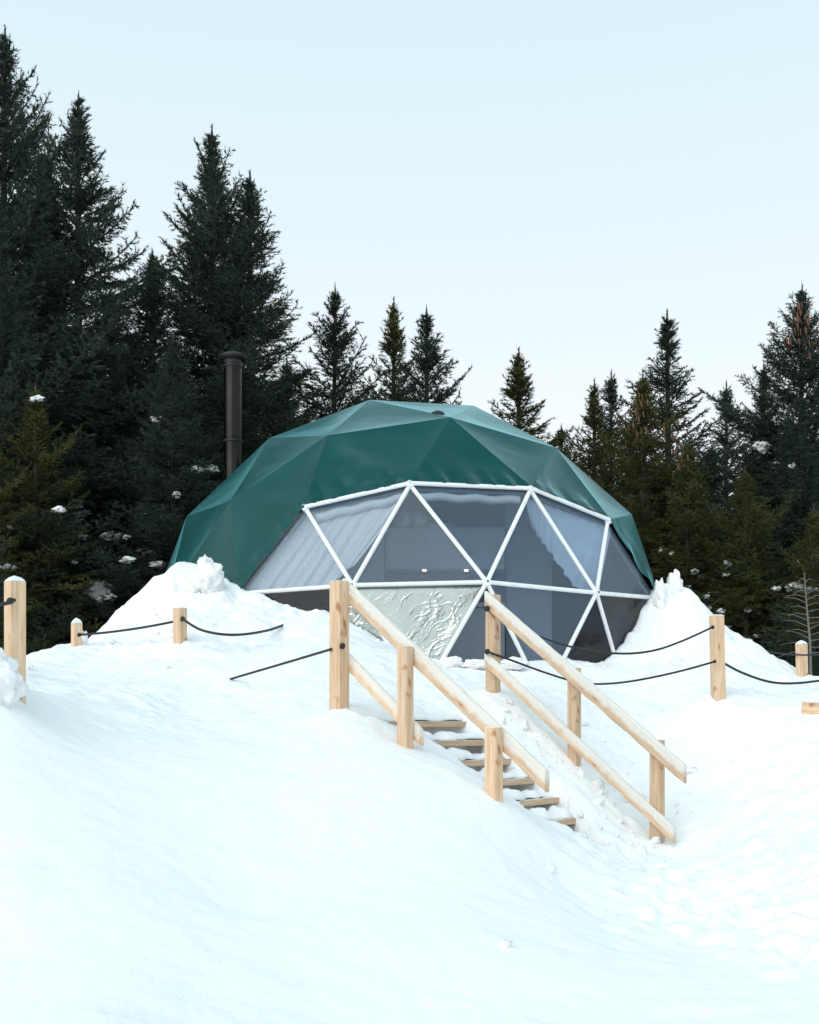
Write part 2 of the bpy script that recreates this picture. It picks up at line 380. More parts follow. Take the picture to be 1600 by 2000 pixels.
# ------------------------------------------------------------------ the dome
dome = empty('geodesic_dome', (DC[0], DC[1], FLOOR_Z), 'large green geodesic dome tent with clear triangular front windows', 'dome tent')
bpy.context.view_layer.update()
def to_dome(o):
    o.parent = dome; o.matrix_parent_inverse = Matrix.Translation(-Vector(dome.location)); return o
# green PVC cover -------------------------------------------------
M['canvas'], _t, _p = newmat('green_pvc_canvas', (.002, .045, .04), .22, spec=.62)
n_, r_, tc_ = noise_ramp(_t, _p, [(.3, (.0003, .036, .030)), (.7, (.0006, .047, .040))], 2.2, 5)
n2 = N(_t, 'ShaderNodeTexNoise'); n2.inputs['Scale'].default_value = 1.3; n2.inputs['Detail'].default_value = 3
_t.links.new(tc_.outputs['Object'], n2.inputs['Vector'])
mr_ = N(_t, 'ShaderNodeMapRange'); mr_.inputs[3].default_value = .22; mr_.inputs[4].default_value = .30
_t.links.new(n2.outputs['Fac'], mr_.inputs[0]); _t.links.new(mr_.outputs[0], _p.inputs['Roughness'])
bump(_t, _p, n2.outputs['Fac'], .05, .05)
_p = M['canvas'].node_tree.nodes['Principled BSDF']; _p.inputs['IOR'].default_value = 1.5; _p.inputs['Specular Tint'].default_value = (.40, .92, 1, 1)
_p.inputs['Specular IOR Level'].default_value = .5
_p.inputs['Sheen Weight'].default_value = 1.0; _p.inputs['Sheen Roughness'].default_value = .26; _p.inputs['Sheen Tint'].default_value = (.36, .84, .92, 1)
M['liner'], _t, _p = newmat('grey_liner', (.36, .43, .52), .85)
noise_ramp(_t, _p, [(.3, (.32, .40, .50)), (.7, (.38, .47, .58))], 2, 4)
hem_pts = {A[0], A[1], A[2], A[3], B[0], B[4]}
hem_edges = [(A[0], A[1]), (A[1], A[2]), (A[2], A[3]), (A[0], B[0]), (A[3], B[4])]
def seg_dist(P, a, b):
    ab = b-a; t = np.clip(((P-a)@ab)/(ab@ab), 0, 1); return np.linalg.norm(P-(a+t[:, None]*ab), axis=1), t*np.linalg.norm(ab)
CV = []; CF = []; nb = 0; LV = []; LF = []; lb = 0
for tr in TRI:
    if frozenset(tr) in WIN: continue
    zs = HP[list(tr), 2]
    if zs.min() < FLOOR_Z-.3 and (th[list(tr)].max() > 102): continue
    a, b, c = (HP[i]+(HP[i]-DC)/DR*.045 for i in tr)
    n = np.cross(b-a, c-a); n /= np.linalg.norm(n)
    if n@((a+b+c)/3-DC) < 0: b, c = c, b; n = -n
    front = (a[1]+b[1]+c[1])/3 < DC[1]+1
    m = 26 if front else 5
    I = [(i, j) for i in range(m+1) for j in range(m+1-i)]
    W = np.array([(i/m, j/m, 1-(i+j)/m) for i, j in I]); Pn = W@np.array([a, b, c])
    sag = 27*W.prod(1)
    disp = -.028*sag
    if front:
        edge_w = np.minimum(W.min(1)*6, 1)
        disp += edge_w*.006*fbm(Pn[:, 0]*1.4+Pn[:, 2], Pn[:, 2]*1.6+Pn[:, 1], 5, 3)
        for (p, q) in hem_edges:
            if len({p, q} & set(tr)) == 0: continue
            pa, qa = HP[p], HP[q]
            d, s = seg_dist(Pn, pa+(pa-DC)/DR*.045, qa+(qa-DC)/DR*.045)
            onthis = {p, q} <= set(tr)
            if onthis:
                rip = 1.2*(1-2.2*np.abs(fbm(s*3.2+.5*d, d*.8+p, 77, 2)))
                disp += np.exp(-(d/.30)**2)*((.034 if p in A and q in A else .015)*rip)*np.minimum(W.min(1)*0+1, 1)*np.minimum(np.minimum(s, np.linalg.norm(qa-pa)-s)*4, 1).clip(0, 1)
                disp += np.exp(-((d-.13)/.035)**2)*.010
    Pn = Pn+n*disp[:, None]
    key = {ij: k for k, ij in enumerate(I)}
    for i in range(m):
        for j in range(m-i):
            CF.append((key[i, j]+nb, key[i+1, j]+nb, key[i, j+1]+nb))
            if i+j < m-1: CF.append((key[i+1, j]+nb, key[i+1, j+1]+nb, key[i, j+1]+nb))
    CV.append(Pn); nb += len(Pn)
    q = [HP[i]-(HP[i]-DC)/DR*.10 for i in tr]
    LV += q; LF.append((lb, lb+1, lb+2)); lb += 3
cover = to_dome(mesh_np('canvas_cover', np.concatenate(CV), np.array(CF), M['canvas'], smooth=True))
liner = to_dome(mesh_np('inner_liner', np.array(LV), np.array(LF), M['liner']))
# hem: a folded green edge that laps over the white frame
def tube_obj(name, pts, r, mat, parent=None, n=8, r1=None):
    V, F = tube_mesh(pts, r, n, r1); o = mesh_np(name, V, F, mat, None, True)
    if parent is dome: to_dome(o)
    elif parent: o.parent = parent
    return o
def off(i, d): return Vector(HP[i]+(HP[i]-DC)/DR*d)
for p, q in hem_edges:
    P0, P1 = off(p, .05), off(q, .05); L = (P1-P0).length; up = (Vector(HP[find(37.4, -126)])-(P0+P1)/2).normalized()
    k = 26; ns = .02
    pts = []
    for i in range(k+1):
        u = i/k; e = math.sin(math.pi*u)
        pts.append(P0.lerp(P1, u)+up*(.072+.008*math.sin(i*1.7+p))+(P0.lerp(P1, u)-Vector(DC)).normalized()*(.012*math.sin(i*2.3+q)*e))
    h = tube_obj('hem', pts, .026, M['canvas']); h.parent = cover
    h.matrix_parent_inverse = Matrix.Translation(-Vector(dome.location))
# toggles that tie the left hem to the frame
P0, P1 = Vector(HP[A[0]]), Vector(HP[B[0]])
for u in (.28, .33, .47, .53, .76):
    p = P0.lerp(P1, u)+(P0.lerp(P1, u)-Vector(DC)).normalized()*.07
    h = tube_obj('tie', [p+Vector((-.02, 0, .02)), p+Vector((.05, -.015, -.01)), p+Vector((.10, -.02, -.015)), p+Vector((.13, -.02, -.06))], .024, M['canvas'], n=6, r1=.008)
    h.parent = cover; h.matrix_parent_inverse = Matrix.Translation(-Vector(dome.location))
# struts, joints, panes
edges = set()
for t in WIN_UP+WIN_LO:
    for i in range(3): edges.add(frozenset((t[i], t[(i+1) % 3])))
edges -= {frozenset((C[i], C[i+1])) for i in range(3)}
edges -= {frozenset((A[0], B[0])), frozenset((A[3], B[4]))}
edges.add(frozenset((B[4], C[3])))
for e in sorted(edges, key=sorted):
    i, j = sorted(e); k_ = .03 if (i in A and j in A) else 0; to_dome(tube_obj('strut', [off(i, k_), off(j, k_)], .029, M['strut'], None, 10))
for i in sorted(set(A+B)):
    n = (Vector(HP[i])-Vector(DC)).normalized()
    to_dome(tube_obj('joint_plate', [off(i, -.02), off(i, .036)], .050, M['strut'], None, 12))
    V, F = tube_mesh([off(i, .040), off(i, .052)], .012, 8)
    to_dome(mesh_np('bolt', V, F, M['black_matte']))
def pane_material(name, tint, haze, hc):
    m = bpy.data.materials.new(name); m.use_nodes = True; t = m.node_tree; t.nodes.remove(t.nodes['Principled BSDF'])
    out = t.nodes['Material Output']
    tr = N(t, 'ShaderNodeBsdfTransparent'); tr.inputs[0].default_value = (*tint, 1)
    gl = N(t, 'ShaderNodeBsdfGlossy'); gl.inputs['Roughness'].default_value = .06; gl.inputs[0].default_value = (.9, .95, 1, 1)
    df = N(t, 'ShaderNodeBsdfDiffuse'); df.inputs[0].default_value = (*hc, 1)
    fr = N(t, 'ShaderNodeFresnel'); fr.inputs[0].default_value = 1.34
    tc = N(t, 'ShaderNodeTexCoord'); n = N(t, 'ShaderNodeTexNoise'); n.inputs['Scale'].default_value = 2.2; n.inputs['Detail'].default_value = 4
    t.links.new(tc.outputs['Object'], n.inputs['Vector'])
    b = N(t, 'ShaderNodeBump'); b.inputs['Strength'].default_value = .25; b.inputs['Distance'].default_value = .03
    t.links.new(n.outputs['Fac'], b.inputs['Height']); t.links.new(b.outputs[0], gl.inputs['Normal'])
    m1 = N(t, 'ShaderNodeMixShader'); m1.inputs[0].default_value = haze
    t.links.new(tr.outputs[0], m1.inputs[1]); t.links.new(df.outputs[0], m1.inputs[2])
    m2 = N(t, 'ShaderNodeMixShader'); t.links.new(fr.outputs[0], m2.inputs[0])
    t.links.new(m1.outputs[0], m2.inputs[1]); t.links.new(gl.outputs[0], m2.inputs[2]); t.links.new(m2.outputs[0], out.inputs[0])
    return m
M['pane'] = pane_material('clear_pvc', (.90, .93, .95), .015, (.6, .65, .7))
M['pane_sky_haze'] = pane_material('clear_pvc_sky_haze', (.82, .90, .97), .14, (.42, .55, .72))  # same clear film, with the bluish sky reflection painted in as diffuse haze
def tri_grid(a, b, c, m):
    I = [(i, j) for i in range(m+1) for j in range(m+1-i)]; key = {ij: k for k, ij in enumerate(I)}
    W = np.array([(i/m, j/m, 1-(i+j)/m) for i, j in I]); P = W@np.array([a, b, c]); F = []
    for i in range(m):
        for j in range(m-i):
            F.append((key[i, j], key[i+1, j], key[i, j+1]))
            if i+j < m-1: F.append((key[i+1, j], key[i+1, j+1], key[i, j+1]))
    n = np.cross(np.array(b)-a, np.array(c)-a); n /= np.linalg.norm(n)
    if n@(P.mean(0)-DC) < 0: n = -n
    return P, np.array(F), W, n
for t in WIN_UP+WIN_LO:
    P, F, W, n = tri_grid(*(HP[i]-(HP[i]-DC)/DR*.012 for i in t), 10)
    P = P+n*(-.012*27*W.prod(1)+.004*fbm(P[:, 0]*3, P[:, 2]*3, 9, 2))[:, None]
    to_dome(mesh_np('window_pane', P, F, M['pane_sky_haze' if t in WIN_UP or t == WIN_LO[4] else 'pane'], smooth=True))
# crinkled foil behind one lower pane
M['foil'], _t, _p = newmat('crinkled_foil', (.80, .81, .75), .17, 1.0)
noise_ramp(_t, _p, [(.3, (.64, .655, .60)), (.7, (.76, .765, .70))], 3, 4)
def crinkle(P, n, W, amp, seed):
    u = P[:, 0]; v = P[:, 2]; e = np.minimum(W.min(1)*10, 1)
    a = .85*u+.55*v; b = -.55*u+.85*v                       # creases run down to the right
    q = .18*fbm(u*2.2, v*2.2, seed+9, 3)
    r1 = 1-np.abs(vnoise((b+q)*9, a*2.6+q*4, seed)); r2 = 1-np.abs(vnoise((b-q)*19, a*6-q*5, seed+2)); r3 = 1-np.abs(vnoise((b+2*q)*30, a*15+q*9, seed+4))
    k = .15+.85*sstep(-.95, .25, fbm(u*1.5+3, v*1.9, seed+3, 2))
    return P+n*((amp*k*(r1**7+.6*r2**6+.32*r3**4)+.012*fbm(u*1.1, v*1.1, seed+7, 2))*e)[:, None]
for t in (WIN_LO[1], WIN_LO[2]):
    P, F, W, n = tri_grid(*(HP[i]-(HP[i]-DC)/DR*.09 for i in t), 190)
    to_dome(mesh_np('foil_panel', crinkle(P, n, W, .0105, 3), F, M['foil'], smooth=True))
# floor ring and black vent cap on top
M['floor'], _t, _p = newmat('dark_floor', (.10, .085, .07), .5)
noise_ramp(_t, _p, [(.3, (.08, .07, .06)), (.7, (.13, .11, .09))], 3, 4, (1, 8, 1))
V = [(DC[0]+3.85*math.cos(a), DC[1]+3.85*math.sin(a), z) for z in (FLOOR_Z-.2, FLOOR_Z) for a in np.linspace(0, 2*math.pi, 48, endpoint=False)]
F = [[i, (i+1) % 48, 48+(i+1) % 48, 48+i] for i in range(48)]+[list(range(48, 96))]
to_dome(mesh_np('floor', V, F, M['floor']))
a, b, c = HP[find(0, 0)], HP[find(20.1, -162)], HP[find(20.1, -90)]
vp = Vector(at(855, 813, 15.65))
d_ = Vector(HP[find(37.4, -126)])
vt = empty('vent', vp)
# ventilation cap: low black mushroom
ring = []
def lathe(prof, n=20):
    V = [(r*math.cos(2*math.pi*k/n), r*math.sin(2*math.pi*k/n), z) for r, z in prof for k in range(n)]
    F = [[i*n+k, i*n+(k+1) % n, (i+1)*n+(k+1) % n, (i+1)*n+k] for i in range(len(prof)-1) for k in range(n)]
    F += [list(range(n))[::-1], list(range((len(prof)-1)*n, len(prof)*n))]
    return V, F
bpy.data.objects.remove(vt)
V, F = lathe([(.10, -.22), (.10, .0), (.165, .0), (.175, .02), (.15, .06), (.08, .085), (.01, .09)])
vc = mesh_np('vent_cap', V, F, M['black_matte'], None, True)
vc.scale = (.6, .6, .8); vc.location = Vector(at(855, 813, 15.2))-Vector(dome.location); vc.parent = dome

# ------------------------------------------------------------------ inside the dome
def plain(name, c, rough=.6, var=.08, scale=4):
    m, t, p = newmat(name, c, rough); noise_ramp(t, p, [(.3, tuple(x*(1-var) for x in c)), (.7, tuple(x*(1+var) for x in c))], scale, 4); return m
M['cabinet'] = plain('grey_laminate', (.46, .53, .62), .5)
M['splash'] = plain('blue_grey_backsplash', (.035, .065, .12), .3)
M['wall'] = plain('pale_blue_wall', (.38, .47, .60), .8)
KY = 16.3
kb = at(860, 1300, KY)
kit = empty('kitchen_unit', (kb.x, KY, FLOOR_Z), 'grey kitchen cupboards seen through the front windows of the dome', 'kitchen unit')
def kbox(name, px0, py0, px1, py1, y0, y1, mat, bevel=.004):
    a, b = at(px0, py1, y0), at(px1, py0, y0)
    return box(name, a.x-kb.x, y0-KY, max(a.z, FLOOR_Z)-FLOOR_Z, b.x-kb.x, y1-KY, b.z-FLOOR_Z, mat, kit, bevel)
kbox('tall_cupboard', 668, 1030, 750, 1400, KY, KY+.6, M['cabinet'])
kbox('cupboard_door', 671, 1034, 749, 1108, KY-.02, KY-.002, M['cabinet'])
kbox('cupboard_door', 671, 1111, 749, 1290, KY-.02, KY-.002, M['cabinet'])
for a, b in ((754, 832), (835, 914), (917, 985)):
    kbox('cupboard_door', a, 1034, b, 1110, KY-.02, KY-.002, M['cabinet'])
kbox('upper_cupboard', 752, 1030, 986, 1112, KY, KY+.35, M['cabinet'])
kbox('backsplash', 752, 1113, 986, 1180, KY+.5, KY+.55, M['splash'])
kbox('worktop', 752, 1176, 986, 1186, KY-.05, KY+.49, M['cabinet'])
kbox('base_cupboard', 752, 1187, 986, 1400, KY, KY+.49, M['cabinet'])
M['lamp'] = bpy.data.materials.new('warm_lamp'); M['lamp'].use_nodes = True
_p = M['lamp'].node_tree.nodes['Principled BSDF']; _p.inputs['Emission Color'].default_value = (1, .74, .48, 1); _p.inputs['Emission Strength'].default_value = 4
for px in (829, 911):
    p = at(px, 1112, KY+.02)
    V, F = lathe([(.01, -.024), (.024, -.022), (.03, -.008), (.03, 0)], 14)
    o = mesh_np('spotlight', V, F, M['lamp'], kit); o.location = (p.x-kb.x, .06-.02, p.z-FLOOR_Z-.004)
pw = at(1030, 1300, 16.9)
pa, pb = at(988, 960, 16.9), at(1078, 1300, 16.9)
part = box('partition_wall', pa.x, 16.9, FLOOR_Z, pb.x, 17.0, pa.z, M['wall'], None, .004)
tag(part, 'pale blue grey partition wall inside the dome behind the right windows', 'wall')
# bags on top of the cupboards
M['bag'] = plain('translucent_white_plastic', (.55, .58, .62), .4)
def blob(name, mat, loc, r, seed, sub=3, amp=.35, freq=1.6, parent=None):
    import bmesh
    bm = bmesh.new(); bmesh.ops.create_icosphere(bm, subdivisions=sub, radius=1)
    from mathutils import noise
    for v in bm.verts:
        q = v.co*freq+Vector((seed*3.1, seed*1.7, seed*.9))
        d = 1+amp*(noise.noise(q)+.5*noise.noise(q*2.3)+.3*noise.noise(q*4.7))
        v.co = Vector((v.co.x*r[0], v.co.y*r[1], v.co.z*r[2]))*d
    me = bpy.data.meshes.new(name); bm.to_mesh(me); bm.free()
    for pl in me.polygons: pl.use_smooth = True
    me.materials.append(mat); o = bpy.data.objects.new(name, me); o.location = loc; col.objects.link(o); o.parent = parent
    return o
for k, (px, py, r, lab) in enumerate(((790, 1016, (.10, .1, .16), 'pointed white plastic bag on top of the cupboards, leftmost of three'), (818, 1018, (.11, .1, .15), 'pointed white plastic bag standing in the middle on top of the cupboards'), (862, 1028, (.22, .12, .05), 'flat white plastic packet lying on top of the cupboards'))):
    p = at(px, py, KY+.16)
    tag(blob('plastic_bag', M['bag'], p, r, k+1, 3, .45, 1.2), lab, 'bag', 'bags on the kitchen cupboards')
# low dark seating, added inside so that the lower windows look black
M['dark_cloth'] = plain('charcoal_upholstery', (.022, .022, .026), .9)
M['dark_wood'] = plain('dark_stained_wood', (.035, .026, .022), .6)
def added_sofa(px, Yd, wdt, rot, label):
    p = at(px, 1300, Yd); e = empty('added_sofa', (p.x, Yd, FLOOR_Z), label, 'added_sofa'); e.rotation_euler = (0, 0, R_(rot)); h = wdt/2
    box('seat', -h+.15, -.42, .14, h-.15, .30, .44, M['dark_cloth'], e, .05); box('backrest', -h+.15, .24, .30, h-.15, .44, .86, M['dark_cloth'], e, .06)
    for s0 in (-1, 1): box('armrest', s0*(h-.15) if s0 > 0 else -h, -.42, .10, h if s0 > 0 else -h+.15, .44, .62, M['dark_cloth'], e, .04)
    for a in (-1, 1):
        for b in (-.34, .34): box('leg', a*(h-.1)-.03, b-.03, 0, a*(h-.1)+.03, b+.03, .12, M['dark_wood'], e, .005)
added_sofa(1185, 15.6, 1.5, -28, 'charcoal seating added inside the dome to darken the lower right windows')
added_sofa(590, 15.2, 1.7, 30, 'charcoal seating added inside the dome to darken the lower left windows')
# curtains
def curtain_mat():
    m, t, p = newmat('sheer_grey_curtain', (.64, .635, .63), .9)
    noise_ramp(t, p, [(.3, (.60, .595, .59)), (.7, (.70, .69, .68))], 6, 4, (6, 6, .6)); return m
M['curtain'] = curtain_mat()
M['curtain_r'] = plain('sheer_blue_curtain', (.60, .66, .74), .9)
def sheet(name, top, bot, mat, nfold, amp, label, seed, sagt=.0, n=70, m=40):
    """cloth between two poly-lines (given in world space) with folds that run from the top line to the bottom line"""
    def along(L, u):
        L = [Vector(p) for p in L]; d = [0]
        for a, b in zip(L, L[1:]): d.append(d[-1]+(b-a).length)
        s = u*d[-1]
        for k in range(len(L)-1):
            if s <= d[k+1]+1e-9: return L[k].lerp(L[k+1], (s-d[k])/max(d[k+1]-d[k], 1e-6))
        return L[-1]
    V = []; 
    for j in range(m+1):
        v = j/m
        for i in range(n+1):
            u = i/n; p = along(top, u).lerp(along(bot, u), v)
            ph = nfold*2*math.pi*(u+.04*math.sin(u*9+seed)+.03*v)
            o_ = amp*(math.sin(ph)+.5*math.sin(ph*1.7+seed)+.3*math.sin(ph*2.9+v*2))*(.35+.65*v if sagt == 0 else 1)
            nrm = (p-Vector(DC)); nrm.z *= .3; nrm.normalize()
            V.append(p+nrm*(o_-.02)+Vector((0, 0, -sagt*math.sin(math.pi*v))))
    idx = np.arange((n+1)*(m+1)).reshape(m+1, n+1)
    F = np.stack([idx[:-1, :-1], idx[:-1, 1:], idx[1:, 1:], idx[1:, :-1]], -1).reshape(-1, 4)
    o = mesh_np(name, np.array([tuple(v) for v in V]), F, mat, None, True)
    s_ = o.modifiers.new('thick', 'SOLIDIFY'); s_.thickness = .004
    return tag(o, label, 'curtain')
lf = (Vector(HP[B[0]])-Vector(HP[B[1]]))*.14
sheet('curtain', [off(A[0], -.05)+lf, off(A[1], -.14)], [off(B[0], -.05)+lf, off(B[0], -.16).lerp(off(B[1], -.16), .72)+Vector((0, 0, .03)), off(B[0], -.18).lerp(off(B[1], -.18), 1.0)+Vector((0, .05, .34))],
      M['curtain'], 9, .022, 'grey curtain gathered across the two leftmost upper dome windows', 2)
rf = (Vector(HP[A[3]])-Vector(HP[A[2]]))*.12
sheet('curtain', [off(A[2], -.13), off(A[3], -.07)+rf], [off(A[2], -.15).lerp(off(B[3], -.15), .30)+Vector((-.12, .1, 0)), off(B[3], -.15)+Vector((-.15, .05, .12)), off(B[3], -.08)+Vector((.10, .05, .0))],
      M['curtain_r'], 8, .018, 'bluish curtain swept down inside the right upper dome window', 5)
M['blind'] = plain('cream_blind', (.68, .70, .70), .8)
for k, (p, q, lab) in enumerate(((A[0], A[1], 'rolled white blind under the green hem above the left curtain'), (A[1], A[2], 'rolled white blind across the top of the middle dome window'))):
    P0, P1 = off(p, -.09).lerp(off(q, -.09), .08), off(p, -.09).lerp(off(q, -.09), .93)
    pts = [P0.lerp(P1, i/20)+Vector((0, 0, -.085-.012*math.sin(i*.9+k))) for i in range(21)]
    V, F = tube_mesh(pts, .058, 10); tag(mesh_np('rolled_blind', V, F, M['blind'], None, True), lab, 'blind')
# ------------------------------------------------------------------ stove pipe
pb_ = at(455, 990, 18.0); ptop = at(457, 708, 18.0)
pipe = empty('stove_pipe', (pb_.x, 18.0, FLOOR_Z), 'tall black stove pipe rising behind the left side of the dome', 'chimney')
zb = lambda py: at(457, py, 18.0).z-FLOOR_Z
for a, b in ((1180, 958), (957, 858), (857, 712)):
    V, F = lathe([(.148, max(zb(a), .0)), (.148, zb(b)-.02), (.156, zb(b)-.02), (.156, zb(b))], 28); mesh_np('pipe_section', V, F, M['black_metal'], pipe, True)
V, F = lathe([(.15, zb(712)), (.155, zb(705)), (.21, zb(704)), (.235, zb(700)), (.235, zb(697)), (.12, zb(690)), (.02, zb(687))], 28); mesh_np('rain_cap', V, F, M['black_matte'], pipe, False)
for a in (712, 858):
    V, F = lathe([(.157, zb(a)-.06), (.163, zb(a)-.055), (.163, zb(a)-.03), (.157, zb(a)-.025)], 28); mesh_np('clamp_band', V, F, M['black_matte'], pipe, True)
# ------------------------------------------------------------------ timber: stairs, posts
def beam(name, p0, p1, sx, sy, mat, parent, side=None, bev=.008, ragged=0):
    """square timber from p0 to p1; local z runs along the grain"""
    p0, p1 = Vector(p0), Vector(p1); z = (p1-p0); L = z.length; z.normalize()
    x = Vector(side) if side is not None else z.orthogonal()
    x = (x-z*x.dot(z)).normalized(); y = z.cross(x)
    o = mesh_np(name, box_verts(-sx/2, -sy/2, 0, sx/2, sy/2, L), BOXF, mat)
    o.matrix_world = Matrix(((x.x, y.x, z.x, p0.x), (x.y, y.y, z.y, p0.y), (x.z, y.z, z.z, p0.z), (0, 0, 0, 1)))
    if bev:
        b = o.modifiers.new('bevel', 'BEVEL'); b.width = bev; b.segments = 3
    if parent:
        mw = o.matrix_world.copy(); o.parent = parent; o.matrix_parent_inverse = Matrix.Translation(-Vector(parent.location)); 
    return o
stairs = empty('wooden_staircase', st(.9, SWID/2, tread_line(.9)), 'pine stairway with handrails half buried in snow before the dome', 'stairway')
D3 = Vector((SD.x, SD.y, 0)); W3 = Vector((SW.x, SW.y, 0))
PA = .108
def stair_post(t, w_, ztop, zbot, a=PA): beam('post', st(t, w_, zbot), st(t, w_, ztop), a, a, M['wood'], stairs, W3)
stair_post(0, 0, 1.147, -.2, .118); stair_post(.698, 0, .587, -.7, .094); stair_post(1.53, 0, -.033, -1.2, .10)
stair_post(0, SWID, 1.23, -.1, .108); stair_post(.904, SWID, .517-.02, -.9, .094); stair_post(1.729, SWID, -.128-.02, -1.3, .10)
RW, RH = .060, .125
def rail(name, w_, t0, t1, z0, sl, h=RH):
    """sloping rail with plumb-cut ends; local z along the grain, local y up across it"""
    ca = math.cos(math.atan(sl)); p0 = st(t0, w_, z0-sl*t0-h*.5/ca); p1 = st(t1, w_, z0-sl*t1-h*.5/ca)
    z = (p1-p0); L = z.length; z.normalize(); x = W3.copy(); y = z.cross(x)
    sk = h/2*sl; e = RW/2; V = []; F = []
    c = .009
    prof = [(-e+c, -h/2), (e-c, -h/2), (e, -h/2+c), (e, h/2-c*1.6), (e-c*1.6, h/2), (-e+c*1.6, h/2), (-e, h/2-c*1.6), (-e, -h/2+c)]
    ns = 24; n = len(prof)
    for k in range(ns+1):
        u = k/ns
        for q, (a, b) in enumerate(prof):
            wob = .0022*math.sin(k*1.9+q*2.1+w_*9)+.0015*math.sin(k*4.3+q)
            V.append((a+wob*(abs(a)/e), b+wob, L*u-b*sl))
    for k in range(ns):
        for q in range(n): F.append([k*n+q, k*n+(q+1) % n, (k+1)*n+(q+1) % n, (k+1)*n+q])
    F += [list(range(n))[::-1], list(range(ns*n, ns*n+n))]
    o = mesh_np(name, V, F, M['wood_frost'])
    o.matrix_world = Matrix(((x.x, y.x, z.x, p0.x), (x.y, y.y, z.y, p0.y), (x.z, y.z, z.z, p0.z), (0, 0, 0, 1)))
    o.parent = stairs; o.matrix_parent_inverse = Matrix.Translation(-Vector(stairs.location)); return o
iw = PA/2+RW/2
rail('handrail', iw, -.02, 1.93, 1.165, .777); rail('handrail', SWID-iw, -.02, 2.03, 1.245, .787)
rail('lower_rail', iw, -.02, .79, .585, .80, .105); rail('lower_rail', SWID-iw, -.02, 1.93, .66, .80, .105)
for w_ in (.10, SWID-.10):
    beam('stringer', st(.05, w_, tread_line(.05)-.22), st(2.0, w_, tread_line(2.0)-.22), .048, .2, M['wood_dark'], stairs, W3)
NT = 9
for k in range(NT):
    t = .18+.2115*k; z = .01-.165*k
    beam('tread', st(t-.10, .04, z-.026), st(t-.10, SWID-.04, z-.026), .20, .052, M['wood_dark'], stairs, D3, .005)
# snow left on each open tread
def snow_pad(t, w0, w1, z, lab, seed):
    n, m = 40, 12; V = []
    for j in range(m+1):
        for i in range(n+1):
            u = i/n; v = j/m; w_ = w0+(w1-w0)*u
            e = min(u, 1-u)*8; e = min(e, 1)
            f = float(vnoise(np.array([u*7+seed]), np.array([seed*2.3]))[0])
            tt = t-.19+(.165+.03*f)*v
            h = (.006+.055*min(1, (1-v)*3.2)**.6*1.55*(.7+.4*f))*e+.012*float(vnoise(np.array([u*16+seed]), np.array([v*4+seed]))[0])*e
            V.append(st(tt, w_, z+max(h, .001)+.002))
    idx = np.arange((n+1)*(m+1)).reshape(m+1, n+1)
    F = np.stack([idx[:-1, :-1], idx[1:, :-1], idx[1:, 1:], idx[:-1, 1:]], -1).reshape(-1, 4)
    o = mesh_np('snow_layer', np.array([tuple(v) for v in V]), F, M['snow_clod'], None, True)
    s_ = o.modifiers.new('thick', 'SOLIDIFY'); s_.thickness = .012; s_.offset = -1
    return tag(o, lab, 'snow', 'snow left on the stair treads')
ordn = ['topmost', 'second from the top', 'third from the top', 'fourth from the top', 'fifth from the top', 'sixth from the top', 'seventh from the top']
for k, (w0, w1) in enumerate(((.1, 1.75), (.45, 1.75), (.6, 1.75), (.75, 1.75), (.8, 1.85), (.95, 1.7), (1.05, 1.6))):
    snow_pad(.18+.2115*k, w0, w1, .01-.165*k, 'layer of snow on the stair tread %s' % ordn[k], k*3.7+1)
# fence posts ------------------------------------------------------
def fence_post(px, ytop, ybase, Yd, a, rot, label, lean=(0, 0), cap=True, capl=None):
    b = at(px, ybase, Yd); t = at(px, ytop, Yd); h = t.z-b.z
    z0 = -.6; s = a/2
    pk = 0.022
    V = [(-s, -s, z0), (s, -s, z0), (s, s, z0), (-s, s, z0), (-s, -s, h), (s, -s, h), (s, s, h), (-s, s, h)]
    o = mesh_np('fence_post', V, BOXF, M['wood']); bv = o.modifiers.new('bevel', 'BEVEL'); bv.width = .007; bv.segments = 2
    o.location = b; o.rotation_euler = (lean[0], lean[1], rot)
    tag(o, label, 'post', 'rope fence posts round the dome')
    if cap:
        bpy.context.view_layer.update()
        V = []; n = 10
        for j in range(n+1):
            for i in range(n+1):
                x, y = (i/n-.5)*2, (j/n-.5)*2; e = (1-x**6)*(1-y**6)
                V.append((x*s*1.0, y*s*1.0, h+.002+cap*e**.4*(1-.72*max(abs(x), abs(y))**1.2)+.004*math.sin(i*2.1+j*1.3)*e))
        idx = np.arange((n+1)**2).reshape(n+1, n+1); F = np.stack([idx[:-1, :-1], idx[:-1, 1:], idx[1:, 1:], idx[1:, :-1]], -1).reshape(-1, 4)
        c = mesh_np('snow_cap', np.array(V), F, M['snow_clod'], None, True); c.parent = o
        s2 = c.modifiers.new('thick', 'SOLIDIFY'); s2.thickness = .004
    return o
fence_post(29.5, 1137, 1360, 7.2, .108, R_(44), 'thick pale post at the left edge with rope pulled leftward', cap=.042, capl='peaked snow cap on the thick post at the left edge')
fence_post(150, 1218, 1282, 12.9, .105, R_(38), 'short pale post with pointed snow cap at the forest edge left of the dome', cap=.07, capl='pointed snow cap on the short post left of the dome')
fence_post(352, 1188, 1258, 11.6, .108, R_(58), 'short post with two ropes standing before the large left snow mound', cap=.012, capl='thin snow film on the post before the left mound')
fence_post(1403, 1202, 1356, 10.8, .113, R_(-78), 'tall leaning post holding two ropes right of the dome', lean=(0, R_(-2.6)), cap=.008, capl='thin snow film on the leaning post right of the dome')
fence_post(1567, 1258, 1326, 14.0, .11, R_(30), 'small distant post with rope wound round it at the right forest edge', lean=(0, R_(-2)), cap=.05, capl='small snow cap on the distant post at right')
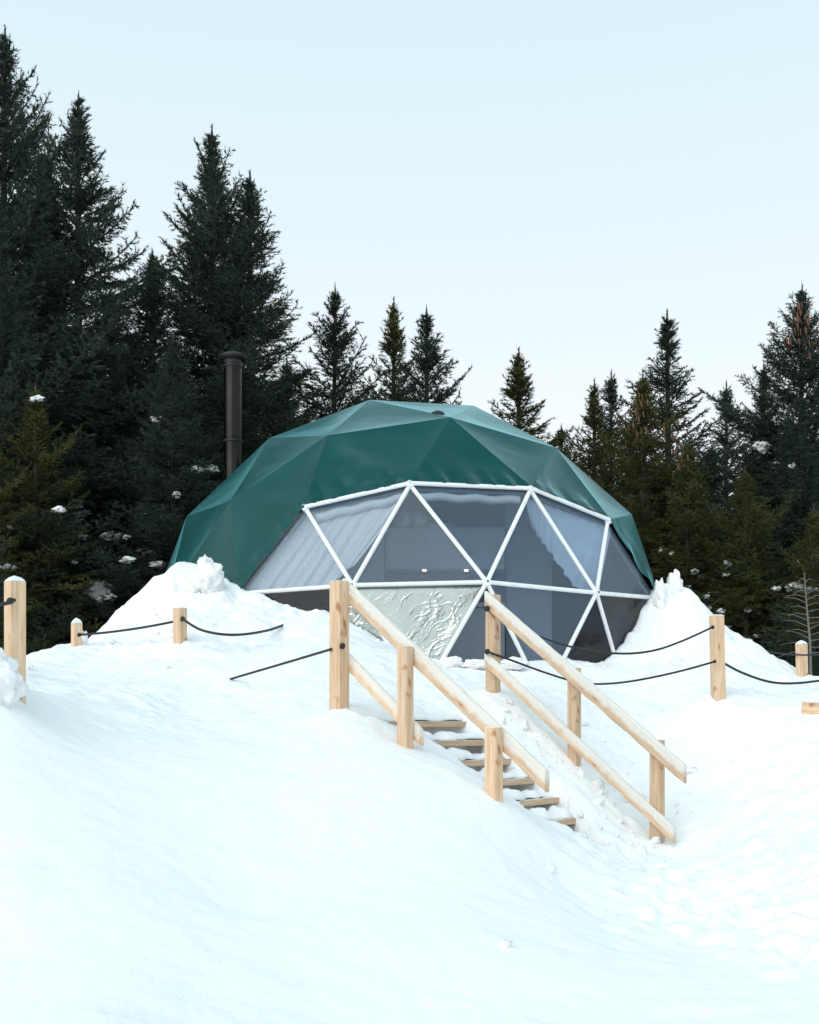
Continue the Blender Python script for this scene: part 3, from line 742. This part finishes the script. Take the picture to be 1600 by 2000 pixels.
# ropes ------------------------------------------------------------
def rope(pts, r, label, knots=(), n=36, sag=0):
    P = [Vector(p) for p in pts]; out = []
    if len(P) == 2:
        for i in range(n+1):
            u = i/n; out.append(P[0].lerp(P[1], u)+Vector((0, 0, -4*sag*u*(1-u))))
    else:                                           # smooth through points
        k = max(4, n//(len(P)-1))
        for i in range(len(P)-1):
            a, b, c, d = P[max(i-1, 0)], P[i], P[i+1], P[min(i+2, len(P)-1)]
            for j in range(k):
                u = j/k; out.append(.5*((2*b)+(c-a)*u+(2*a-5*b+4*c-d)*u*u+(3*b-a-3*c+d)*u**3))
        out.append(P[-1])
    e = empty('rope', out[0], label, 'rope', 'black ropes of the fence')
    V, F = tube_mesh([p-out[0] for p in out], r, 8); mesh_np('strand', V, F, M['black_rope'], e, True)
    for kp, kr in knots:
        o = blob('knot', M['black_rope'], Vector(kp)-out[0], (kr, kr, kr), 3, 2, .12, 2, e)
    return e
RR = .0105
rope([at(28, 1172, 7.12), at(10, 1179, 7.0), at(-60, 1190, 6.7)], .013, 'short black rope running off leftward from the thick left post', [(at(20, 1174, 7.08), .024)])
rope([at(153, 1240, 12.8), at(340, 1214, 11.6)], .014, 'taut black rope between the two short posts left of the dome', [(at(155, 1240, 12.75), .026)], sag=.02)
rope([at(357, 1209, 11.5), at(395, 1231, 11.2), at(455, 1240, 11.2), at(520, 1232, 11.9), at(560, 1218, 12.9), at(576, 1211, 13.3), at(592, 1208, 13.8)], .014, 'slack black rope hanging from the left mound post towards the dome', [(at(357, 1209, 11.52), .028)])
l1 = st(0, 0, 0)
rope([at(647, 1268, 8.75), at(560, 1294, 9.4), at(455, 1325, 10.25), at(435, 1333, 10.5)], .0115, 'straight black rope from the left stair post down into the snow')
rope([at(669, 1262, 8.70), at(667, 1262, 8.78)], .016, 'black knot on the front of the upper left stair post', [(at(669, 1262, 8.70), .026)], n=4)
rope([at(951, 1189, 10.33), at(985, 1215, 10.55), at(1046, 1240, 10.6), at(1110, 1262, 10.5), at(1200, 1276, 10.4), at(1270, 1272, 10.3), at(1330, 1253, 10.6), at(1394, 1224, 10.72)], RR, 'upper slack black rope between the right stair post and the leaning post', [(at(951, 1189, 10.33), .03), (at(1392, 1225, 10.71), .02)])
rope([at(952, 1273, 10.33), at(1000, 1290, 10.5), at(1060, 1312, 10.6), at(1115, 1329, 10.6), at(1160, 1336, 10.5), at(1230, 1331, 10.4), at(1320, 1313, 10.6), at(1397, 1292, 10.72)], RR, 'lower black rope brushing the snow between the right stair post and the leaning post', [(at(952, 1273, 10.33), .028), (at(1396, 1292, 10.71), .018)])
rope([at(1412, 1294, 10.85), at(1450, 1314, 10.9), at(1505, 1332, 11.0), at(1560, 1334, 11.1), at(1640, 1324, 11.3)], .012, 'slack black rope from the leaning post to the right edge of the view', [(at(1413, 1295, 10.84), .018)])
rope([at(1450, 1253, 15.8), at(1500, 1272, 14.9), at(1560, 1279, 13.9), at(1600, 1278, 13.6), at(1640, 1274, 13.4)], .011, 'dark rope passing the distant post at the right forest edge')
# timber end sticking out of the snow at the right edge
pl = beam('timber_plank', at(1566, 1394, 10.2), at(1690, 1404, 9.9), .05, .24, M['wood'], None, (0, 1, .2), .006)
tag(pl, 'end of a pale timber plank poking out of the snow at the right edge', 'plank')
# ------------------------------------------------------------------ broken snow blocks on the mounds
blocks = ((405, 1130, 13.75, (.17, .14, .24), 'upright block of snow against the lower left of the dome'), (428, 1135, 13.8, (.06, .06, .15), 'thin ragged flake of snow beside the upright snow block'),
          (1290, 1165, 15.1, (.09, .1, .26), 'icy snow spike closest to the right side of the dome'), (1317, 1150, 15.3, (.10, .12, .24), 'tallest jagged snow spike on the right mound'), (1302, 1172, 15.25, (.11, .12, .20), 'rounded lump of icy snow between the two spikes'),
          (160, 1252, 12.95, (.07, .07, .12), 'lump of snow stuck to the right side of the short left post'), (-4, 1330, 6.95, (.15, .12, .19), 'crumbled snow heap in front of the thick left post'),
          (932, 1298, 12.9, (.17, .12, .06), 'flat clod of snow before the dome door'), (885, 1294, 12.9, (.10, .1, .07), 'small clod of snow left of the dome door'), (1005, 1296, 12.9, (.16, .12, .07), 'clod of snow just right of the right stair post before the dome'))
for k, (px, py, Yd, r, lab) in enumerate(blocks):
    tag(blob('snow_block', M['snow_clod'], at(px, py, Yd), r, k*2.3+1, 4, .58 if k in (0, 1) else .42, 1.7), lab, 'snow', 'broken blocks of snow round the dome')
# crumbled bits of snow lying over the shovelled banks
def crumbs():
    import bmesh
    bm = bmesh.new(); bmesh.ops.create_icosphere(bm, subdivisions=2, radius=1); bv = np.array([v.co[:] for v in bm.verts]); bf = np.array([[v.index for v in f.verts] for f in bm.faces]); bm.free()
    g = np.random.default_rng(77); VV = []; FF = []; n = 0
    pts = []
    for k in range(300):
        q = g.random()
        if q < .30: t = g.uniform(.1, 2.3); w_ = g.normal(2.3, .35); p = st(t, w_); pts.append((p.x, p.y))
        elif q < .50: t = g.uniform(0, 2.0); p = st(t, g.uniform(1.5, 2.1)); pts.append((p.x, p.y))
        elif q < .65: pts.append((g.normal(.6, 1.2), g.uniform(12.2, 13.2)))
        elif q < .80: pts.append((g.normal(3.3, .5), g.normal(13.2, .9)))
        elif q < .92: pts.append((g.normal(-2.9, .7), g.normal(12.4, .8)))
        else: pts.append((g.normal(2.4, .8), g.normal(7.6, 1.0)))
    pts = np.array(pts); zz = ground_z(pts[:, 0], pts[:, 1])
    for (x, y), z in zip(pts, zz):
        r = .010+.038*g.random()**4
        nz = 1+.35*np.sin(bv@g.normal(0, 2.2, (3,))+g.uniform(0, 6))+.2*np.sin(bv@g.normal(0, 4.5, (3,))+g.uniform(0, 6))
        v = bv*nz[:, None]*r*g.uniform(.6, 1.3, 3)+np.array([x, y, z+r*.15]); VV.append(v); FF.append(bf+n); n += len(bv)
    o = mesh_np('snow_crumbs', np.concatenate(VV), np.concatenate(FF), M['snow_clod'], None, True)
    tag(o, 'crumbs of broken snow scattered over the banks and beside the steps', 'snow', kind='stuff')
crumbs()
# ------------------------------------------------------------------ spruces
def spruce_mesh(H, Rb, seed, profile=.85, dens=1.0, up_top=55, low=-12, bare=0.0, asym=.25, whorl=.30, fine=1.0):
    """returns crown (V,F) as loose needle tufts on a branch skeleton, z=0 at the foot"""
    g = np.random.default_rng(seed)
    S0 = []; SDir = []; SL = []                       # shoots
    BV = []                                            # woody branches
    z = H*.995; k = 0
    lobes = g.uniform(0, 2*np.pi, 3)
    while z > H*(.04+bare):
        f = 1-z/H                                      # 0 tip .. 1 foot
        rad = Rb*f**profile*(1-.10*f)*(.72+.28*min(f*5, 1))+.05
        nbr = int(g.integers(4, 7)) if f > .03 else 3
        a0 = g.uniform(0, 6.28)
        for b in range(nbr):
            aa = a0+b*2*np.pi/nbr+g.normal(0, .22)
            L = rad*g.uniform(.62, 1.12)*(1+asym*np.sin(2*aa+lobes[0]+f*5)*g.uniform(.4, 1))
            if g.random() < .05: L *= 1.35
            if g.random() < .06: L *= .45
            el = R_(up_top)*(1-f)**2.2+R_(low)*f**.8*1.0+R_(8)*(1-f)+g.normal(0, .10)
            zz = z+g.normal(0, .07)
            n = max(4, int(L/.11/1.0*dens))
            u = np.linspace(0, 1, n+1)
            droop = -.10*L*f*np.sin(u*np.pi*.8)+.16*L*u**2.5*(.5+.5*f)
            hx = u*L*np.cos(el); hz = u*L*np.sin(el)+droop
            sp = np.c_[hx*np.cos(aa), hx*np.sin(aa), zz+hz]
            BV.append((sp[0], sp[n//2], sp[-1], .008+.010*L))
            tg = np.diff(sp, axis=0); tl = np.linalg.norm(tg, axis=1); tg /= tl[:, None]
            for q in range(n):
                if u[q] > .12 or f < .3:
                    S0.append(sp[q]); SDir.append(tg[q]); SL.append(tl[q]*1.2)
            side = np.array([-np.sin(aa), np.cos(aa), 0])
            for q in range(n):
                if u[q] < .10 and L > .6: continue
                for sgn in (-1, 1):
                    if g.random() < .10: continue
                    ang = R_(g.uniform(38, 64))
                    d = tg[q]*np.cos(ang)+side*sgn*np.sin(ang)+np.array([0, 0, g.normal(-.06, .16)])
                    d /= np.linalg.norm(d)
                    l = min((.42*L*(1-u[q])**.7+.06)*g.uniform(.6, 1.15), .75)
                    S0.append(sp[q]+tg[q]*tl[q]*g.random()); SDir.append(d); SL.append(l)
                    if l > .16:
                        ns = int(l/.10)
                        for w_ in range(ns):
                            v = (w_+.6)/(ns+.3); s2 = 1 if (w_ % 2) else -1
                            nn = np.cross(d, [0, 0, 1]); nn /= np.linalg.norm(nn)+1e-9
                            d2 = d*.75+nn*s2*.6+np.array([0, 0, g.normal(-.10, .22)]); d2 /= np.linalg.norm(d2)
                            S0.append(S0[-1-w_]*0+sp[q]+tg[q]*0+d*l*v); SDir.append(d2); SL.append(min(.40*l*(1-v)+.06, .22))
        z -= whorl*g.uniform(.55, 1.1)*(.45+.75*min(f*2.2, 1)); k += 1
    # leader
    S0.append(np.array([0, 0, H*.96])); SDir.append(np.array([0, 0, 1.])); SL.append(H*.04+.24)
    # short side twigs up the leader
    for q in range(16):
        a = g.uniform(0, 6.28); zz = H*g.uniform(.955, 1.0); S0.append(np.array([0, 0, zz])); SDir.append(np.array([.7*np.cos(a), .7*np.sin(a), .72])); SL.append(g.uniform(.07, .16)+.5*(H-zz))
    S0 = np.array(S0); SDir = np.array(SDir); SL = np.array(SL)
    # needle tufts: thin triangles that lie forward along each shoot
    per = np.maximum((SL*84*fine).astype(int), 7)
    rep = np.repeat(np.arange(len(SL)), per)
    m = len(rep); fr = g.random(m)
    base = S0[rep]+SDir[rep]*(SL[rep]*fr)[:, None]
    rv = g.normal(size=(m, 3)); d = SDir[rep]; rv -= d*(rv*d).sum(1)[:, None]; rv /= np.linalg.norm(rv, axis=1)[:, None]
    nd = d*.80+rv*.62; nd /= np.linalg.norm(nd, axis=1)[:, None]
    ln = g.uniform(.048, .095, m); wd = np.cross(nd, rv); wd /= np.linalg.norm(wd, axis=1)[:, None]+1e-9
    hw = g.uniform(.006, .0115, m)
    V = np.empty((m, 3, 3)); V[:, 0] = base-wd*hw[:, None]; V[:, 1] = base+wd*hw[:, None]; V[:, 2] = base+nd*ln[:, None]
    return V.reshape(-1, 3), np.arange(m*3).reshape(-1, 3), BV
def trunk_mesh(H, BV, g):
    V, F = tube_mesh([(0, 0, -.6), (0, 0, H*.25), (.02, .01, H*.5), (.01, .02, H*.75), (0, 0, H), (.01, 0, H+.3)], .010*H+.02, 8, .004)
    mb = MB(); mb.add(V, F)
    for a, b, c, r in BV:
        v, f = tube_mesh([a, b, c], r, 4, .003, False); mb.add(v, f)
    return mb
PROTO = {}
def proto(key, H, Rb, seed, mat, **kw):
    V, F, BV = spruce_mesh(H, Rb, seed, **kw)
    root = empty('spruce_tree', (0, 0, -50))
    t = trunk_mesh(H, BV, None).build('trunk', M['bark'], root, True)
    c = mesh_np('crown', V, F, M[mat], root)
    PROTO[key] = (root, H); return root
proto('spire', 12, 3.9, 11, 'needle_blue', profile=.80, asym=.30)
proto('broad', 12, 4.0, 23, 'needle_blue', profile=.78, asym=.45, up_top=60, low=6, whorl=.32)
proto('spire_b', 12, 3.6, 37, 'needle_blue', profile=.85, asym=.35, up_top=60, low=0)
proto('mid', 9, 3.2, 41, 'needle_blue', profile=.85, low=-8)
proto('mid_b', 9, 3.0, 53, 'needle_olive', profile=.9, low=-6)
proto('fan', 9, 3.3, 67, 'needle_blue', profile=.9, dens=.8, whorl=.36, up_top=45, low=14, asym=.12)
proto('olive', 8, 2.8, 71, 'needle_olive', profile=.82, low=-14)
used = set(); NTREE = 0
BASE = EYE-.9
def tree(key, tipx, tipy, Yd, wide, label, group='spruces round the clearing', rot=None, lean=0):
    root, H = PROTO[key]
    tip = at(tipx, tipy, Yd); h = tip.z-BASE
    if key in used:
        r = root.copy(); col.objects.link(r)
        for ch in root.children:
            c = ch.copy(); c.parent = r; col.objects.link(c)
        for x in ('label', 'category', 'group'):
            if x in r: del r[x]
    else: r = root; used.add(key)
    k = h/(H+.35)
    r.location = (tip.x-lean*h, Yd, BASE); r.scale = (k*wide, k*wide, k); r.rotation_euler = (0, math.atan(lean), random.uniform(0, 6.28) if rot is None else rot)
    tag(r, label, 'tree', group); return r
T = tree
T1 = T('broad', 10, 40, 19.5, .95, 'tallest dark spruce, cut by the left edge of the view')
T2 = T('spire', 153, 170, 20, 1.0, 'tall pointed spruce second from the left edge')
T('mid', 88, 268, 21.5, .75, 'slim spruce top squeezed between the two tallest left spruces')
T3 = T('broad', 414, 235, 22, .98, 'tall ragged spruce with upswept limbs left of the stove pipe', rot=1.0)
T4 = T('spire_b', 488, 325, 21.5, 1.25, 'tall spruce right behind the stove pipe')
T5 = T('spire_b', 298, 478, 21, 1.2, 'shorter ragged spruce leaning into the tall one left of the stove pipe')
T('mid', 655, 545, 24, 1.0, 'lone spruce standing clear just right of the stove pipe group')
T('mid_b', 769, 572, 26, 1.0, 'olive spruce with pale bare trunk above the dome top, left of a pair')
T('mid', 834, 590, 25, 1.1, 'dark spruce above the dome top, right of a pair')
T('mid_b', 1013, 672, 26, 1.35, 'isolated spruce above the right shoulder of the dome')
T('mid', 1097, 822, 29, 1.15, 'smallest spruce tip just right of the dome shoulder')
T('mid_b', 1161, 733, 24, 1.1, 'dark spruce at the left end of the right hand group')
T('fan', 1194, 715, 28, 1.05, 'slim spruce with open top in the right hand group')
TC1 = T('olive', 1256, 714, 21.5, 1.05, 'brownish spruce hung with cones left of the fan shaped spruce')
T('fan', 1303, 597, 25, 1.2, 'tall spruce with regular fan of upswept branches on the right')
T('fan', 1419, 737, 30, 1.1, 'pale distant spruce with open branches between two dark ones on the right')
TC2 = T('broad', 1567, 548, 20, 1.1, 'big dark spruce with cones at its top near the right edge')
T('spire_b', 1492, 700, 21.5, 1.0, 'dark spruce just left of the big one near the right edge')
T('olive', 1455, 905, 18.6, 1.15, 'olive green young spruce in front of the right hand group')
TC3 = T('olive', 1345, 850, 19.6, 1.0, 'olive spruce with visible trunk beside the right side of the dome', rot=2.0)
T('olive', 70, 740, 17.6, 1.0, 'olive green spruce before the darkest trees on the left')
T('spire', 340, 640, 18.6, 1.05, 'dark spruce with snow clods on its low boughs left of the dome', rot=2.4)
T('olive', -34, 1150, 9.6, 1.3, 'sprig of yellow green young spruce behind the thick post at the left edge')
fill = 'dark spruce packed into the shaded forest '
for key, px, py, Yd, wd in (('spire', -60, 330, 22, 1.1), ('spire_b', 55, 470, 23, 1.2), ('broad', 215, 560, 24, 1.1), ('mid', 20, 700, 18.0, 1.1), ('spire', 230, 690, 20, 1.15), ('mid', 560, 690, 26, 1.2),
                            ('spire_b', 430, 560, 24, 1.2), ('mid', 470, 760, 20.5, 1.1), ('mid', 600, 780, 27, 1.2), ('olive', -20, 820, 16.8, 1.0), ('mid', 700, 760, 29, 1.2), ('mid_b', 880, 790, 30, 1.2),
                            ('mid', 1235, 830, 26, 1.1), ('mid', 1390, 860, 25, 1.3), ('spire_b', 1540, 800, 23, 1.2), ('mid', 1650, 640, 21, 1.2), ('mid', 1290, 900, 22, 1.2), ('olive', 1590, 980, 17.6, 1.1),
                            ('broad', 130, 760, 27, 1.3), ('broad', 330, 760, 28, 1.3), ('broad', -40, 740, 27, 1.3), ('broad', 480, 840, 28, 1.3), ('mid', 1180, 900, 30, 1.4), ('mid', 1330, 900, 31, 1.4), ('mid', 1470, 880, 30, 1.5), ('mid', 1600, 860, 29, 1.5), ('mid', 1100, 960, 31, 1.3),
                            ('spire_b', 290, 800, 22.5, 1.2), ('spire', 60, 800, 25, 1.2), ('spire', 400, 800, 25, 1.2)):
    T(key, px, py, Yd, wd, fill+('left of the dome' if px < 520 else 'right of the dome' if px > 1090 else 'straight behind the dome'), 'dark spruces of the forest behind')
# the forest goes on behind the photographer
for k, (x, y, key, sc) in enumerate(((-17, -17, 'broad', 1.0), (-9, -20, 'spire', .95), (9.5, -20, 'spire', 1.05), (16, -18, 'spire_b', .9), (-22, -9, 'spire', .9), (22, -10, 'broad', .95), (13, -26, 'broad', 1.1), (-13, -26, 'spire_b', 1.1))):
    root = PROTO[key][0]; r = root.copy(); col.objects.link(r)
    for ch in root.children:
        c = ch.copy(); c.parent = r; col.objects.link(c)
    r.location = (x, y, 0); r.scale = (sc,)*3; r.rotation_euler = (0, 0, k*1.3)
    tag(r, 'spruce of the forest on the near side of the clearing', 'tree', 'spruces on the near side of the clearing')
bpy.context.view_layer.update()
# snow clods caught on the boughs: found where the line of sight meets the foliage
dg = bpy.context.evaluated_depsgraph_get()
def on_foliage(px, py):
    o = Vector((0, 0, EYE)); d = (at(px, py, 10)-o).normalized()
    p0 = o+d*11
    for _ in range(6):
        hit, loc, nrm, fi, ob, mw = scene.ray_cast(dg, p0, d, distance=40)
        if not hit: return None
        if ob.name.startswith(('crown', 'trunk')): return loc
        p0 = loc+d*.05
    return None
where = {True: 'dark boughs left of the dome', False: 'dark boughs right of the dome'}
clods = [(70, 777, 11, 5), (106, 855, 10, 7), (307, 818, 10, 6), (371, 772, 8, 3), (325, 926, 12, 6), (383, 915, 11, 6), (410, 914, 12, 6), (344, 966, 7, 5), (113, 995, 12, 6), (215, 1048, 16, 9), (247, 1048, 7, 5), (295, 1076, 21, 12),
         (247, 1092, 12, 6), (306, 1102, 13, 6), (160, 1047, 8, 6), (142, 1096, 7, 4), (12, 1107, 14, 5), (190, 1150, 27, 17), (215, 1166, 10, 6), (194, 1172, 6, 7), (18, 1028, 5, 3), (270, 1003, 14, 3),
         (1491, 870, 12, 11), (1549, 909, 5, 5), (1293, 1075, 6, 5), (1313, 1081, 4, 4), (1358, 1116, 7, 6), (1420, 1098, 5, 4), (1426, 1101, 5, 5), (1374, 1125, 7, 3), (1420, 1122, 6, 3), (1382, 1165, 5, 4), (1397, 1158, 8, 3),
         (1424, 1162, 5, 3), (1345, 1147, 5, 6), (1463, 1191, 6, 4), (1410, 1193, 7, 4), (1387, 1187, 4, 3), (1562, 1147, 22, 10), (1518, 1149, 8, 4), (1560, 1095, 5, 5), (1480, 1242, 8, 3), (1420, 1226, 9, 6), (1457, 1250, 11, 5), (1466, 1270, 8, 3), (1595, 1202, 10, 8)]
nm = 0
big = {(190, 1150): 'largest snow clod, resting on a low bough left of the big snow mound', (295, 1076): 'wide snow clod on a bough beside the lower left edge of the dome', (1491, 870): 'rounded snow clod high on the dark spruce near the right edge',
       (1562, 1147): 'flat patch of snow on a bough behind the bare sapling', (215, 1048): 'snow clod on a bough above the left snow mound', (70, 777): 'snow clod high on the spruces at far left', (307, 818): 'small snow clod level with the upper stove pipe'}
for k, (px, py, rx, rz) in enumerate(clods):
    loc = on_foliage(px, py)
    if loc is None: continue
    sc = loc.y/FPX
    o = blob('snow_clod', M['snow_clod'], loc+Vector((0, .05, 0)), (rx*sc*1.1, max(.6*rx*sc, .06), rz*sc), k*1.37+.5, 3, .75, 1.9)
    tag(o, big.get((px, py), 'small clod of snow caught on the '+where[px < 800]), 'snow', 'snow clods left on spruce boughs')
# cones hanging in the tops of three spruces on the right
def cones(r, spots, lab):
    mb = MB()
    for px, py in spots:
        loc = on_foliage(px, py)
        if loc is None: continue
        p = loc+Vector((0, -.05, 0))
        V, F = tube_mesh([p, p+Vector((0, 0, -.02)), p+Vector((.01, 0, -.07)), p+Vector((.012, 0, -.11)), p+Vector((.012, 0, -.13))], .010, 6)
        for q in range(6, 24): 
            c = (p, p+Vector((0, 0, -.02)), p+Vector((.01, 0, -.07)), p+Vector((.012, 0, -.11)))[q//6]
            V[q] = Vector(c)+(V[q]-Vector(c))*(1.8 if q < 18 else 1.3)
        mb.add(V, F)
    if mb.v:
        o = mb.build('cones', M['cone'], None, True); o.parent = r; o.matrix_parent_inverse = r.matrix_world.inverted(); o['kind'] = 'stuff'
g3 = np.random.default_rng(5)
cones(TC1, [(1242+g3.normal(0, 22), 815+g3.normal(0, 28)) for _ in range(60)], '')
cones(TC3, [(1322+g3.normal(0, 10), 865+g3.normal(0, 22)) for _ in range(40)], '')
cones(TC2, [(1562+g3.normal(0, 18), 628+g3.normal(0, 30)) for _ in range(70)], '')
# bare sapling and a dead pole at the right
mt = M['grey_twig'] = plain('grey_dead_wood', (.16, .14, .125), .9)
sp0 = at(1585, 1310, 15.2); sap = empty('bare_sapling', sp0, 'thin leafless grey sapling standing behind the small distant post at right', 'tree')
top = at(1571, 1118, 15.2)-sp0
V, F = tube_mesh([(0, 0, -.4), top*.3+Vector((.01, 0, 0)), top*.65, top], .022, 6, .006); mesh_np('trunk', V, F, mt, sap, True)
g4 = random.Random(3)
for k in range(26):
    u = .18+.78*k/26; p = top*u; sgn = -1 if k % 2 else 1; L = .55*(1.05-u)+.08
    e = p+Vector((sgn*L*g4.uniform(.6, 1.1), g4.uniform(-.3, .3)*L, L*g4.uniform(-.25, .3)))
    V, F = tube_mesh([p, p.lerp(e, .5)+Vector((0, 0, .03)), e], .007, 4, .003, False); mesh_np('branch', V, F, mt, sap)
bpy.context.view_layer.update()
